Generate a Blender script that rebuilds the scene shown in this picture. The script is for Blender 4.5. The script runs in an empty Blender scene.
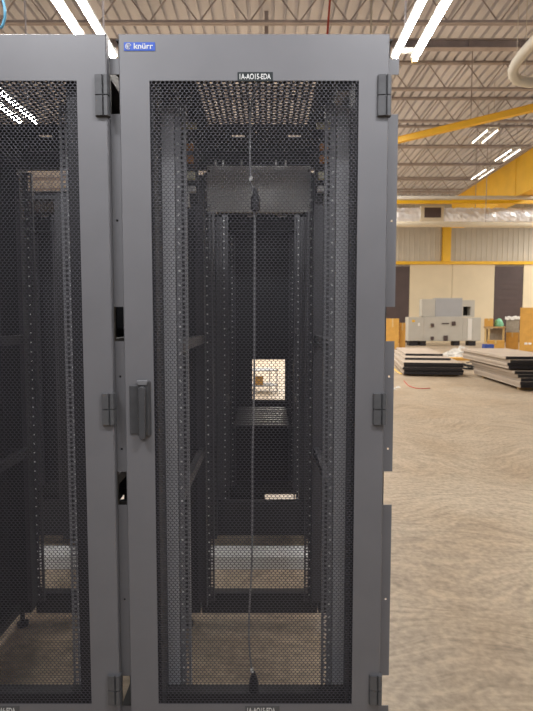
import bpy, math, random
import numpy as np
from mathutils import Matrix, Vector

random.seed(7)
C = bpy.context.scene.collection
PI = math.pi
H = 1.56                      # camera height above the floor
TH = math.radians(4.02)       # camera pitch (down)
F = 534.0


def tan_row(py):
    return math.tan(math.atan((355.5 - py) / F) - TH)


def at(px, py, Y):
    """point of the place seen at (px, py) of the 533x711 photograph, at distance Y"""
    z = Y * tan_row(py)
    d = Y * math.cos(TH) - z * math.sin(TH)
    return Vector(((px - 266.5) / F * d, Y, z + H))


def ground(px, py):
    return at(px, py, -H / tan_row(py))


# ------------------------------------------------------------------ materials
def mat(name, col, rough=0.5, metal=0.0, spec=0.5, noise=0.0, scale=20.0, emit=None, bump=0.0, stretch=None):
    m = bpy.data.materials.new(name)
    m.use_nodes = True
    nt = m.node_tree
    b = nt.nodes['Principled BSDF']
    b.inputs['Base Color'].default_value = (*col, 1)
    b.inputs['Roughness'].default_value = rough
    b.inputs['Metallic'].default_value = metal
    b.inputs['Specular IOR Level'].default_value = spec
    if emit:
        b.inputs['Emission Color'].default_value = (*emit[0], 1)
        b.inputs['Emission Strength'].default_value = emit[1]
    if noise or bump:
        tc = nt.nodes.new('ShaderNodeTexCoord')
        mp = nt.nodes.new('ShaderNodeMapping')
        if stretch:
            mp.inputs['Scale'].default_value = stretch
        nt.links.new(tc.outputs['Object'], mp.inputs['Vector'])
        n = nt.nodes.new('ShaderNodeTexNoise')
        n.inputs['Scale'].default_value = scale
        n.inputs['Detail'].default_value = 5
        nt.links.new(mp.outputs['Vector'], n.inputs['Vector'])
        if noise:
            r = nt.nodes.new('ShaderNodeMapRange')
            r.inputs['From Min'].default_value = 0.3
            r.inputs['From Max'].default_value = 0.7
            r.inputs['To Min'].default_value = 1 - noise
            r.inputs['To Max'].default_value = 1 + noise
            nt.links.new(n.outputs['Fac'], r.inputs['Value'])
            mx = nt.nodes.new('ShaderNodeVectorMath')
            mx.operation = 'SCALE'
            mx.inputs[0].default_value = col
            nt.links.new(r.outputs['Result'], mx.inputs['Scale'])
            nt.links.new(mx.outputs['Vector'], b.inputs['Base Color'])
        if bump:
            bp = nt.nodes.new('ShaderNodeBump')
            bp.inputs['Strength'].default_value = bump
            bp.inputs['Distance'].default_value = 0.02
            nt.links.new(n.outputs['Fac'], bp.inputs['Height'])
            nt.links.new(bp.outputs['Normal'], b.inputs['Normal'])
    return m


M = {}
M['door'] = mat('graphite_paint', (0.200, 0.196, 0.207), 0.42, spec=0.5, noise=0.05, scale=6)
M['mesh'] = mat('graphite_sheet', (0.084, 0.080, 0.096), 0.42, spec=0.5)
M['frame'] = mat('frame_paint', (0.022, 0.022, 0.024), 0.5, noise=0.06, scale=9)
M['post'] = mat('post_paint', (0.16, 0.16, 0.165), 0.45, noise=0.06, scale=9)
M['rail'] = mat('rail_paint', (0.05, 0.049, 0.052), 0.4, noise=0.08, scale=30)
M['dark'] = mat('black_sheet', (0.012, 0.012, 0.013), 0.5, noise=0.1, scale=12)
M['front_rail'] = mat('lit_front_rail_paint', (0.24, 0.24, 0.25), 0.42, noise=0.06, scale=30)  # paler than the rear rails, light put into the colour
M['print'] = mat('white_print', (0.80, 0.80, 0.78), 0.6)
M['adapter'] = mat('lit_adapter_paint', (0.50, 0.50, 0.515), 0.45, noise=0.05, scale=9)  # pale so the front plates read as lit behind the door
M['hinge'] = mat('hinge_cast', (0.12, 0.12, 0.125), 0.32, noise=0.1, scale=60)
M['handle'] = mat('handle_cast', (0.085, 0.085, 0.09), 0.35, noise=0.08, scale=50)
M['chrome'] = mat('bright_steel', (0.75, 0.75, 0.76), 0.25, metal=1.0, noise=0.05)
M['blue'] = mat('badge_blue', (0.015, 0.085, 0.50), 0.4)
M['plate'] = mat('label_black', (0.012, 0.018, 0.02), 0.4)
M['panel'] = mat('grey_blank_panel', (0.56, 0.555, 0.54), 0.75, spec=0.3, noise=0.06, scale=5)
M['cable'] = mat('grey_cable', (0.22, 0.22, 0.225), 0.5)
M['black'] = mat('black_plastic', (0.015, 0.015, 0.017), 0.45)
M['orange'] = mat('orange_terminal', (0.65, 0.30, 0.08), 0.5)
M['cream'] = mat('cream_terminal', (0.72, 0.70, 0.52), 0.5)
M['white'] = mat('white_plastic', (0.78, 0.78, 0.77), 0.45, noise=0.04)
M['tube'] = mat('lit_tube', (0.9, 0.9, 0.9), 0.4, emit=((1.0, 0.97, 0.93), 60.0))
M['tube_far'] = mat('lit_tube_far', (0.9, 0.9, 0.9), 0.4, emit=((1.0, 0.95, 0.85), 6.0))
M['enamel'] = mat('white_enamel', (0.75, 0.74, 0.70), 0.4, noise=0.03)
M['deck'] = mat('ceiling_deck', (0.68, 0.67, 0.72), 0.6, noise=0.10, scale=0.8, stretch=(3, .3, 1))
M['joist'] = mat('joist_primer', (0.42, 0.37, 0.37), 0.6, noise=0.15, scale=3)
M['siding'] = mat('wall_siding', (0.58, 0.53, 0.44), 0.55, noise=0.05, scale=1.5)
M['cladding'] = mat('cream_cladding', (0.74, 0.63, 0.44), 0.6, noise=0.04, scale=1.0)
M['maroon'] = mat('brown_shutter', (0.085, 0.058, 0.055), 0.55, noise=0.1, scale=2)
M['yellow'] = mat('crane_yellow', (0.86, 0.50, 0.02), 0.45, noise=0.05, scale=2)
M['foil'] = mat('foil_insulation', (0.84, 0.86, 0.92), 0.30, metal=0.12, noise=0.12, scale=6, bump=0.9)
M['duct'] = mat('cream_pipe', (0.66, 0.58, 0.44), 0.5, noise=0.04, scale=3)
M['pipe'] = mat('white_pipe', (0.66, 0.62, 0.54), 0.5, noise=0.04, scale=3)
M['switch'] = mat('grey_cabinet', (0.50, 0.48, 0.43), 0.5, noise=0.04, scale=2)
M['switchb'] = mat('bluegrey_cabinet', (0.40, 0.41, 0.43), 0.5, noise=0.04, scale=2)
M['carton'] = mat('cardboard', (0.62, 0.34, 0.075), 0.8, noise=0.10, scale=4)
M['cartonl'] = mat('pale_cardboard', (0.64, 0.47, 0.22), 0.8, noise=0.10, scale=4)
M['tan'] = mat('tan_panel', (0.43, 0.355, 0.285), 0.6, noise=0.07, scale=3)
M['edge'] = mat('black_panel_edge', (0.018, 0.016, 0.020), 0.6, noise=0.1, scale=8)
M['timber'] = mat('timber', (0.45, 0.30, 0.14), 0.7, noise=0.15, scale=8)
M['green'] = mat('green_plastic', (0.20, 0.52, 0.33), 0.5, noise=0.08)
M['bin'] = mat('grey_mesh_bin', (0.36, 0.33, 0.28), 0.6, noise=0.15, scale=10)
M['bluep'] = mat('blue_plastic', (0.03, 0.07, 0.30), 0.5, noise=0.05)
M['red'] = mat('red_strap', (0.55, 0.08, 0.06), 0.6, noise=0.1)
M['strap'] = mat('yellow_strap', (0.75, 0.48, 0.10), 0.6, noise=0.1)
M['wrap'] = mat('plastic_wrap', (0.62, 0.60, 0.56), 0.25, noise=0.2, scale=9, bump=0.8)
M['cyan'] = mat('pale_blue_cable', (0.18, 0.48, 0.68), 0.4, noise=0.03)
M['amber'] = mat('amber_plastic', (0.70, 0.52, 0.22), 0.5, noise=0.05)


def floor_mat():
    m = bpy.data.materials.new('concrete_floor')
    m.use_nodes = True
    nt = m.node_tree
    b = nt.nodes['Principled BSDF']
    tc = nt.nodes.new('ShaderNodeTexCoord')
    n1 = nt.nodes.new('ShaderNodeTexNoise')          # broad stains
    n1.inputs['Scale'].default_value = 0.7
    n1.inputs['Detail'].default_value = 6
    n1.inputs['Distortion'].default_value = 0.8
    sw = nt.nodes.new('ShaderNodeTexNoise')          # bends the sweeping trowel and tyre marks
    sw.inputs['Scale'].default_value = 0.55
    sw.inputs['Detail'].default_value = 1.5
    ms = nt.nodes.new('ShaderNodeVectorMath')
    ms.operation = 'SCALE'
    ms.inputs['Scale'].default_value = 2.6
    nt.links.new(tc.outputs['Object'], sw.inputs['Vector'])
    nt.links.new(sw.outputs['Color'], ms.inputs[0])
    ad = nt.nodes.new('ShaderNodeVectorMath')
    ad.operation = 'ADD'
    nt.links.new(tc.outputs['Object'], ad.inputs[0])
    nt.links.new(ms.outputs['Vector'], ad.inputs[1])
    mp = nt.nodes.new('ShaderNodeMapping')
    mp.inputs['Scale'].default_value = (0.9, 3.6, 1)
    mp.inputs['Rotation'].default_value = (0, 0, 0.9)
    n2 = nt.nodes.new('ShaderNodeTexNoise')
    n2.inputs['Scale'].default_value = 5.0
    n2.inputs['Detail'].default_value = 6
    n2.inputs['Distortion'].default_value = 0.6
    n3 = nt.nodes.new('ShaderNodeTexNoise')          # grit
    n3.inputs['Scale'].default_value = 28
    n3.inputs['Detail'].default_value = 4
    nt.links.new(tc.outputs['Object'], n1.inputs['Vector'])
    nt.links.new(ad.outputs['Vector'], mp.inputs['Vector'])
    nt.links.new(mp.outputs['Vector'], n2.inputs['Vector'])
    nt.links.new(tc.outputs['Object'], n3.inputs['Vector'])
    r1 = nt.nodes.new('ShaderNodeValToRGB')
    r1.color_ramp.elements[0].position = 0.3
    r1.color_ramp.elements[0].color = (0.365, 0.275, 0.185, 1)
    r1.color_ramp.elements[1].position = 0.7
    r1.color_ramp.elements[1].color = (0.455, 0.375, 0.28, 1)
    nt.links.new(n1.outputs['Fac'], r1.inputs['Fac'])
    a = nt.nodes.new('ShaderNodeMath')
    a.operation = 'ADD'
    nt.links.new(n2.outputs['Fac'], a.inputs[0])
    nt.links.new(n3.outputs['Fac'], a.inputs[1])
    r2 = nt.nodes.new('ShaderNodeMapRange')
    r2.inputs['From Min'].default_value = 0.7
    r2.inputs['From Max'].default_value = 1.25
    r2.inputs['To Min'].default_value = 0.64
    r2.inputs['To Max'].default_value = 1.26
    nt.links.new(a.outputs[0], r2.inputs['Value'])
    mx = nt.nodes.new('ShaderNodeVectorMath')
    mx.operation = 'SCALE'
    nt.links.new(r1.outputs['Color'], mx.inputs[0])
    nt.links.new(r2.outputs['Result'], mx.inputs['Scale'])
    nt.links.new(mx.outputs['Vector'], b.inputs['Base Color'])
    b.inputs['Roughness'].default_value = 0.45
    bp = nt.nodes.new('ShaderNodeBump')
    bp.inputs['Strength'].default_value = 0.15
    bp.inputs['Distance'].default_value = 0.01
    nt.links.new(n2.outputs['Fac'], bp.inputs['Height'])
    nt.links.new(bp.outputs['Normal'], b.inputs['Normal'])
    return m


M['floor'] = floor_mat()


# ------------------------------------------------------------------ mesh builder
class MB:
    def __init__(self):
        self.v, self.f, self.m = [], [], []

    def quad(self, pts, m=0):
        n = len(self.v)
        self.v += [tuple(p) for p in pts]
        self.f.append(tuple(range(n, n + len(pts))))
        self.m.append(m)

    def box(self, x0, x1, y0, y1, z0, z1, m=0, mx=None):
        n = len(self.v)
        ps = [Vector((x, y, z)) for z in (z0, z1) for y in (y0, y1) for x in (x0, x1)]
        if mx is not None:
            ps = [mx @ p for p in ps]
        self.v += [tuple(p) for p in ps]
        for q in ((0, 2, 3, 1), (4, 5, 7, 6), (0, 1, 5, 4), (2, 6, 7, 3), (0, 4, 6, 2), (1, 3, 7, 5)):
            self.f.append(tuple(n + i for i in q))
            self.m.append(m)
        return self

    def bar(self, a, b, w, h=None, m=0):
        """square bar between two points"""
        a, b = Vector(a), Vector(b)
        h = h or w
        d = b - a
        rot = d.to_track_quat('Y', 'Z').to_matrix().to_4x4()
        self.box(-w / 2, w / 2, 0, d.length, -h / 2, h / 2, m, Matrix.Translation(a) @ rot)
        return self

    def tube(self, pts, r, n=8, m=0, caps=True):
        pts = [Vector(p) for p in pts]
        base = len(self.v)
        up = Vector((0, 0, 1))
        prev = None
        for i, p in enumerate(pts):
            t = (pts[min(i + 1, len(pts) - 1)] - pts[max(i - 1, 0)]).normalized()
            if prev is None:
                s = t.cross(up if abs(t.z) < 0.9 else Vector((1, 0, 0))).normalized()
            else:
                s = (prev - t * prev.dot(t)).normalized()
            prev = s
            u = t.cross(s)
            rr = r[i] if isinstance(r, (list, tuple)) else r
            for k in range(n):
                a = 2 * PI * k / n
                self.v.append(tuple(p + (s * math.cos(a) + u * math.sin(a)) * rr))
        for i in range(len(pts) - 1):
            for k in range(n):
                a0 = base + i * n + k
                a1 = base + i * n + (k + 1) % n
                self.f.append((a0, a1, a1 + n, a0 + n))
                self.m.append(m)
        if caps:
            self.f.append(tuple(base + k for k in reversed(range(n))))
            self.f.append(tuple(base + (len(pts) - 1) * n + k for k in range(n)))
            self.m += [m, m]
        return self

    def prism(self, poly, axis, a0, a1, m=0):
        """extrude polygon: axis 'y' takes (x,z), 'z' takes (x,y), 'x' takes (y,z)"""
        def P(p, a):
            return {'y': (p[0], a, p[1]), 'z': (p[0], p[1], a), 'x': (a, p[0], p[1])}[axis]
        n = len(poly)
        b = len(self.v)
        self.v += [P(p, a0) for p in poly] + [P(p, a1) for p in poly]
        self.f.append(tuple(range(b, b + n)))
        self.f.append(tuple(range(b + 2 * n - 1, b + n - 1, -1)))
        self.m += [m, m]
        for i in range(n):
            j = (i + 1) % n
            self.f.append((b + i, b + i + n, b + j + n, b + j))
            self.m.append(m)
        return self

    def grid(self, xs, zs, gone, y, t, m=0, mx=None):
        """sheet in the xz plane with cells cut out; gone(i, j) is True for a hole"""
        nx, nz = len(xs) - 1, len(zs) - 1
        keep = [[not gone(i, j) for j in range(nz)] for i in range(nx)]
        b = len(self.v)
        for yy in (y, y + t):
            for x in xs:
                for z in zs:
                    p = Vector((x, yy, z))
                    self.v.append(tuple(mx @ p if mx is not None else p))
        N = (nx + 1) * (nz + 1)
        I = lambda i, j, k: b + k * N + i * (nz + 1) + j
        def k_(i, j):
            return 0 <= i < nx and 0 <= j < nz and keep[i][j]
        for i in range(nx):
            for j in range(nz):
                if not keep[i][j]:
                    continue
                fs = [(I(i, j, 0), I(i + 1, j, 0), I(i + 1, j + 1, 0), I(i, j + 1, 0)),
                      (I(i, j, 1), I(i, j + 1, 1), I(i + 1, j + 1, 1), I(i + 1, j, 1))]
                if not k_(i - 1, j):
                    fs.append((I(i, j, 0), I(i, j + 1, 0), I(i, j + 1, 1), I(i, j, 1)))
                if not k_(i + 1, j):
                    fs.append((I(i + 1, j, 0), I(i + 1, j, 1), I(i + 1, j + 1, 1), I(i + 1, j + 1, 0)))
                if not k_(i, j - 1):
                    fs.append((I(i, j, 0), I(i, j, 1), I(i + 1, j, 1), I(i + 1, j, 0)))
                if not k_(i, j + 1):
                    fs.append((I(i, j + 1, 0), I(i + 1, j + 1, 0), I(i + 1, j + 1, 1), I(i, j + 1, 1)))
                self.f += fs
                self.m += [m] * len(fs)
        return self

    def build(self, name, mats, parent=None, smooth=False, bevel=0.0):
        if not isinstance(mats, (list, tuple)):
            mats = [mats]
        me = bpy.data.meshes.new(name)
        me.from_pydata(self.v, [], self.f)
        for q in mats:
            me.materials.append(q)
        me.polygons.foreach_set('material_index', self.m)
        if smooth:
            me.polygons.foreach_set('use_smooth', [True] * len(me.polygons))
        me.update()
        o = bpy.data.objects.new(name, me)
        C.objects.link(o)
        if parent is not None:
            o.parent = parent
        if bevel:
            md = o.modifiers.new('edge', 'BEVEL')
            md.width = bevel
            md.segments = 2
            md.limit_method = 'ANGLE'
        return o


def tag(o, label=None, cat=None, group=None, kind=None):
    for k, val in (('label', label), ('category', cat), ('group', group), ('kind', kind)):
        if val:
            o[k] = val
    return o


def empty(name, loc, label, cat, group=None, rz=0.0):
    o = bpy.data.objects.new(name, None)
    o.empty_display_size = 0.1
    C.objects.link(o)
    o.location = loc
    o.rotation_euler.z = rz
    return tag(o, label, cat, group)


def copy_tree(o, parent=None, skip=()):
    c = o.copy()
    C.objects.link(c)
    if parent is not None:
        c.parent = parent
    for ch in list(o.children):
        if ch.name.split('.')[0] not in skip:
            copy_tree(ch, c, skip)
    return c


def text_mesh(name, s, size, m, parent, loc, width=None, bold=0.0):
    cu = bpy.data.curves.new(name, 'FONT')
    cu.body = s
    cu.size = size
    cu.align_x = 'CENTER'
    cu.align_y = 'CENTER'
    cu.extrude = 0.0006
    cu.offset = bold
    t = bpy.data.objects.new(name + '_tmp', cu)
    C.objects.link(t)
    bpy.context.view_layer.update()
    me = bpy.data.meshes.new_from_object(t.evaluated_get(bpy.context.evaluated_depsgraph_get()))
    bpy.data.objects.remove(t)
    co = np.empty(len(me.vertices) * 3)
    me.vertices.foreach_get('co', co)
    co = co.reshape(-1, 3)
    co[:, :2] -= (co[:, :2].max(0) + co[:, :2].min(0)) / 2
    if width:
        k = width / (co[:, 0].max() - co[:, 0].min())
        co[:, 0] *= k
    out = np.stack([co[:, 0], -co[:, 2], co[:, 1]], 1)
    me.vertices.foreach_set('co', out.ravel())
    me.materials.clear()
    me.materials.append(m)
    me.update()
    o = bpy.data.objects.new(name, me)
    C.objects.link(o)
    o.parent = parent
    o.location = loc
    return o


def hex_sheet(name, x0, x1, z0, z1, p_target, k, t, horizontal=False, s_target=None, swap=False):
    """punched sheet of hexagonal holes filling x0..x1 by z0..z1; k = hole/cell ratio, t = sheet thickness"""
    if swap:                     # points of the hexagons up and down
        x0, x1, z0, z1 = z0, z1, x0, x1
    W, Hh = x1 - x0, z1 - z0
    s_t = s_target or p_target / math.sqrt(3)
    nc = int(round((W / s_t - 0.5) / 1.5))
    nc += 1 - nc % 2
    s = W / (nc * 1.5 + 0.5)
    nr = int(round(Hh / p_target))
    p = Hh / nr
    ang = np.arange(6) * PI / 3
    ux = np.cos(ang)
    uz = np.sin(ang) / (math.sqrt(3) / 2) * 0.5
    cells = []
    for i in range(nc):
        cx = x0 + s + 1.5 * s * i
        n = nr if i % 2 == 0 else nr - 1
        off = p / 2 if i % 2 == 0 else p
        cz = z0 + off + p * np.arange(n)
        cells.append(np.stack([np.full(n, cx), cz], 1))
    c = np.concatenate(cells)
    n = len(c)
    outer = np.stack([c[:, 0, None] + s * ux, c[:, 1, None] + p * uz], 2)        # n,6,2
    inner = np.stack([c[:, 0, None] + k * s * ux, c[:, 1, None] + k * p * uz], 2)
    key = np.round((outer.reshape(-1, 2) - (x0, z0)) / (s / 2, p / 2)).astype(np.int64)
    uk, inv = np.unique(key[:, 0] * 100000 + key[:, 1], return_inverse=True)
    inv = inv.reshape(-1)
    first = np.zeros(len(uk), np.int64)
    first[inv] = np.arange(len(inv))
    ov = outer.reshape(-1, 2)[first]
    iv = inner.reshape(-1, 2)
    no, ni = len(ov), len(iv)
    pts = np.concatenate([ov, iv, iv])
    dep = np.concatenate([np.zeros(no + ni), np.full(ni, t)])
    a = inv.reshape(n, 6)
    bi = no + np.arange(ni).reshape(n, 6)
    ci = bi + ni
    rl = lambda q: np.roll(q, -1, axis=1)
    q1 = np.stack([a, rl(a), rl(bi), bi], 2).reshape(-1, 4)
    q2 = np.stack([bi, rl(bi), rl(ci), ci], 2).reshape(-1, 4)
    quads = np.concatenate([q1, q2])
    # solid fillers along the border
    extra_v, extra_f = [], []
    def add(poly):
        b = len(pts) + len(extra_v)
        extra_v.extend(poly)
        extra_f.append(list(range(b, b + len(poly))))
    for i in range(1, nc, 2):
        cx = x0 + s + 1.5 * s * i
        add([(cx - s, z0), (cx + s, z0), (cx + s / 2, z0 + p / 2), (cx - s / 2, z0 + p / 2)])
        add([(cx + s, z1), (cx - s, z1), (cx - s / 2, z1 - p / 2), (cx + s / 2, z1 - p / 2)])
    for j in range(nr + 1):
        zz = z0 + p * j
        zt, zb = min(zz + p / 2, z1), max(zz - p / 2, z0)
        add([(x0, zb), (x0 + s / 2, zz), (x0, zt)])
        add([(x1, zt), (x1 - s / 2, zz), (x1, zb)])
    if extra_v:
        pts = np.concatenate([pts, np.array(extra_v)])
        dep = np.concatenate([dep, np.zeros(len(extra_v))])
    if swap:
        co = np.stack([pts[:, 1], dep, pts[:, 0]], 1)
        quads = quads[:, ::-1]
    elif horizontal:
        co = np.stack([pts[:, 0], pts[:, 1], dep], 1)
    else:
        co = np.stack([pts[:, 0], dep, pts[:, 1]], 1)
    me = bpy.data.meshes.new(name)
    loops = np.concatenate([quads.ravel(), np.array([x for f in extra_f for x in f], np.int64)])
    tot = np.concatenate([np.full(len(quads), 4), np.array([len(f) for f in extra_f], np.int64)])
    start = np.concatenate([[0], np.cumsum(tot)[:-1]])
    me.vertices.add(len(co))
    me.vertices.foreach_set('co', co.astype(np.float32).ravel())
    me.loops.add(len(loops))
    me.loops.foreach_set('vertex_index', loops.astype(np.int32))
    me.polygons.add(len(tot))
    me.polygons.foreach_set('loop_start', start.astype(np.int32))
    me.update(calc_edges=True)
    me.validate()
    return me


# ------------------------------------------------------------------ the setting
deckz, chordz = H + 7.62, H + 6.8
MB().box(-30, 34, -12, 40, -0.2, 0).build('floor', M['floor'])['kind'] = 'structure'

d = MB()
x = -22.0
pit = 0.30
prof = []
while x < 32:
    prof += [(x, deckz), (x + 0.21, deckz), (x + 0.215, deckz + 0.11), (x + 0.285, deckz + 0.11)]
    x += pit
b0 = len(prof)
d.v = [(px_, -12, pz) for px_, pz in prof] + [(px_, 40, pz) for px_, pz in prof]
d.f = [(i, i + 1, i + 1 + b0, i + b0) for i in range(b0 - 1)]
d.m = [0] * len(d.f)
d.build('ceiling', M['deck'])['kind'] = 'structure'

WY = 34.0
# ribbed siding of the back wall
w = MB()
x = -24.0
prof = []
while x < 32:
    prof += [(x, WY), (x + 0.22, WY), (x + 0.25, WY - 0.025), (x + 0.30, WY - 0.025)]
    x += 0.33
b0 = len(prof)
w.v = [(a, b, 0) for a, b in prof] + [(a, b, deckz) for a, b in prof]
w.f = [(i, i + 1, i + 1 + b0, i + b0) for i in range(b0 - 1)]
w.m = [0] * len(w.f)
w.build('wall_back', M['siding'])['kind'] = 'structure'


def wallx(px, py=290, Y=WY - .1):
    return at(px, py, Y).x


def wallz(py, Y=WY - .1):
    return at(266, py, Y).z


ztop = wallz(264.5)
p = MB()
for xa, xb in ((409.5, 451.5), (451.9, 494)):
    p.box(wallx(xa), wallx(xb), WY - 0.12, WY - 0.05, 0, ztop)
p.box(-20, wallx(378), WY - 0.12, WY - 0.05, 0, ztop)
p.box(wallx(523), 30, WY - 0.12, WY - 0.05, 0, ztop)
p.build('wall_cladding', M['cladding'])['kind'] = 'structure'
for n, (xa, xb) in enumerate(((378, 409), (494.4, 522.6))):
    dm = MB()
    x0, x1 = wallx(xa), wallx(xb)
    k = 0
    zz = 0.0
    while zz < ztop - 0.12:
        dm.box(x0, x1, WY - 0.10 - 0.012 * (k % 2), WY - 0.05, zz, min(zz + 0.16, ztop - 0.1))
        zz += 0.16
        k += 1
    dm.build('door_%d' % (n + 1), M['maroon'])['kind'] = 'structure'
t = MB().box(-20, 30, WY - 0.2, WY - 0.05, ztop, wallz(261.3))
t.build('trim_1', M['yellow'])['kind'] = 'structure'
t = MB().box(wallx(441), wallx(449), WY - 0.3, WY - 0.05, wallz(262), wallz(222))
t.build('trim_2', M['yellow'])['kind'] = 'structure'

# roof joists
ORD = ['first', 'second', 'third', 'fourth', 'fifth', 'sixth', 'seventh', 'eighth', 'ninth', 'tenth']
JY = [12.9, 16.5, 19.1, 21.8, 24.4, 27.0, 29.6, 32.2]
for i, Y in enumerate(JY):
    r = empty('roof_joist', (0, Y, chordz), 'brown open-web steel roof joist, %s in line going back from above the racks' % ORD[i],
              'roof joist', 'open-web joists under the roof deck')
    x0, x1 = -14, 24
    hh = deckz - chordz
    MB().box(x0, x1, -0.07, -0.01, 0, 0.06).box(x0, x1, 0.01, 0.07, 0, 0.06).build('bottom_chord', M['joist'], r)
    MB().box(x0, x1, -0.07, -0.01, hh - 0.06, hh - .001).box(x0, x1, 0.01, 0.07, hh - 0.06, hh - .001).build('top_chord', M['joist'], r)
    wb = MB()
    x = x0 + 0.25
    while x < x1 - 1.2:
        wb.tube([(x, 0, hh - .03), (x + 0.58, 0, 0.03)], 0.017, 6)
        wb.tube([(x + 0.58, 0, 0.03), (x + 1.16, 0, hh - .03)], 0.017, 6)
        x += 1.16
    wb.build('web', M['joist'], r)
# heavier girder between the first two joists
gy, gz = 13.9, H + 6.72
g = MB()
g.box(-14, 24, -0.10, 0.10, 0, 0.02).box(-14, 24, -0.10, 0.10, 0.20, 0.22).box(-14, 24, -0.01, 0.01, 0.02, 0.20)
for k in range(30):
    g.box(-14 + k * 1.27, -13.985 + k * 1.27, -0.09, 0.09, 0.02, 0.20)
o = g.build('steel_girder', M['joist'])
o.location = (0, gy, gz)
tag(o, 'deep steel girder crossing under the roof just behind the first joist', 'girder')
for xx in (-12, 0, 12, 23):
    MB().box(xx - .05, xx + .05, -.05, .05, 0.22, deckz - gz).build('strut', M['joist'], o)


# ------------------------------------------------------------------ the server racks
RX = -0.035
DY = 1.564
hw = 0.383
Z0, Z1 = H - 1.316, H + 0.799
mz0, mz1 = H - 1.185, H + 0.671
mx_ = 0.297
ROOF = H + 0.79

rack = empty('server_rack', (0, 0, 0), 'x', 'server rack', 'graphite server racks')


# --- front door
door = MB()
ch = 0.003
O = [(-hw, Z0), (hw, Z0), (hw, Z1), (-hw, Z1)]
Oi = [(-hw + ch, Z0 + ch), (hw - ch, Z0 + ch), (hw - ch, Z1 - ch), (-hw + ch, Z1 - ch)]
In = [(-mx_, mz0), (mx_, mz0), (mx_, mz1), (-mx_, mz1)]
for i in range(4):
    j = (i + 1) % 4
    P = lambda q, y: (q[0], y, q[1])
    door.quad([P(Oi[i], 0), P(Oi[j], 0), P(In[j], 0), P(In[i], 0)])
    door.quad([P(O[i], ch), P(O[j], ch), P(Oi[j], 0), P(Oi[i], 0)])
    door.quad([P(O[j], ch), P(O[i], ch), P(O[i], 0.024), P(O[j], 0.024)])
    Bi = [(-hw + .022, Z0 + .022), (hw - .022, Z0 + .022), (hw - .022, Z1 - .022), (-hw + .022, Z1 - .022)]
    door.quad([P(O[j], 0.024), P(O[i], 0.024), P(Bi[i], 0.024), P(Bi[j], 0.024)])
    door.quad([P(In[i], 0.0015), P(In[j], 0.0015), P(Oi[j], 0.0015), P(Oi[i], 0.0015)])
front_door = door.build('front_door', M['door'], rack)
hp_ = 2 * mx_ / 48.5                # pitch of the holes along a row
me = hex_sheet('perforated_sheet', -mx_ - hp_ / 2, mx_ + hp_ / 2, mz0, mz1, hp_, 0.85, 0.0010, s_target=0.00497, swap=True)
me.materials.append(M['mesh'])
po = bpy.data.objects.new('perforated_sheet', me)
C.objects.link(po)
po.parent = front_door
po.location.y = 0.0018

# hinges
for zc, hh in ((H + 0.628, 0.112), (H - 0.268, 0.092), (H - 1.135, 0.092)):
    hg = MB()
    for za, zb in ((zc - hh / 2, zc - 0.0015), (zc + 0.0015, zc + hh / 2)):
        hg.prism([(hw - .034, 0.0), (hw - .032, -0.010), (hw - .012, -0.013), (hw - .010, -0.007), (hw - .006, -0.013),
                  (hw + .003, -0.012), (hw + .006, -0.004), (hw + .006, 0.012), (hw - .002, .012), (hw - .002, 0.0)], 'z', za, zb)
    hg.prism([(hw - .030, 0.0), (hw - .029, -0.006), (hw + .001, -0.009), (hw + .003, 0.01), (hw, 0.012), (hw, 0)], 'z', zc - .0016, zc + .0016)
    h_ = hg.build('hinge', M['hinge'], front_door)

# swing handle: dish plate and lever
hz0, hz1 = H - 0.355, H - 0.186
hp = MB()
hp.box(-hw + .014, -hw + .040, -0.004, 0.0, hz0 + .012, hz1 - .012)
hp.prism([(-hw + .038, 0.0), (-hw + .041, -0.012), (-hw + .072, -0.012), (-hw + .078, 0.0)], 'z', hz0 + .008, hz1)
hp.build('handle_plate', M['handle'], front_door, bevel=0.002)
cx = -hw + .055
lv = MB()
poly = []
for k in range(9):
    a = PI * k / 8
    poly.append((cx + 0.011 * math.cos(a), hz1 - .024 + 0.011 * math.sin(a)))
for k in range(9):
    a = PI + PI * k / 8
    poly.append((cx + 0.009 * math.cos(a), hz0 + .008 + 0.009 * math.sin(a)))
lv.prism(poly, 'y', -0.026, -0.011)
lv.build('handle_lever', M['handle'], front_door, bevel=0.003)
cap = MB().prism([(cx - .013, hz1 - .010), (cx + .013, hz1 - .010), (cx + .017, hz1 + .004), (cx - .017, hz1 + .004)], 'y', -0.017, -0.004)
cap.build('handle_lock', mat('lock_cap_grey', (0.22, 0.22, 0.23), 0.35), front_door, bevel=0.002)

# logo badge and name labels
bx0, bx1, bz0, bz1 = -0.367, -0.279, H + 0.752, H + 0.775
MB().box(bx0, bx1, -0.0015, 0.0, bz0, bz1).build('logo_badge', M['blue'], front_door)
text_mesh('logo_lettering', 'kn\u00fcrr', 0.022, M['print'], front_door, (bx0 + .055, -0.0016, (bz0 + bz1) / 2 + .001), width=0.054, bold=0.0003)
em = MB()
ec = Vector((bx0 + .0125, -0.0022, (bz0 + bz1) / 2))
pts = [ec + Vector((0.0075 * math.cos(a), 0, 0.0075 * math.sin(a))) for a in [0.15 + 5.2 * k / 18 for k in range(19)]]
em.tube(pts, 0.0011, 5)
pts = [ec + Vector((0.0038 * math.cos(a), 0, 0.0038 * math.sin(a))) for a in [5.6 * k / 12 for k in range(13)]]
em.tube([ec + Vector((-.0036, 0, 0))] + pts, 0.0009, 5)
em.build('logo_emblem', M['print'], front_door)
lz = (H + 0.694 + H + 0.669) / 2
MB().box(-0.047, 0.053, -0.0012, 0.0, lz - .0125, lz + .0125).build('name_plate', M['plate'], front_door)
text_mesh('name_lettering', '1A-AO15-EDA', 0.021, M['print'], front_door, (0.003, -0.0013, lz), width=0.088, bold=0.0003)
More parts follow.
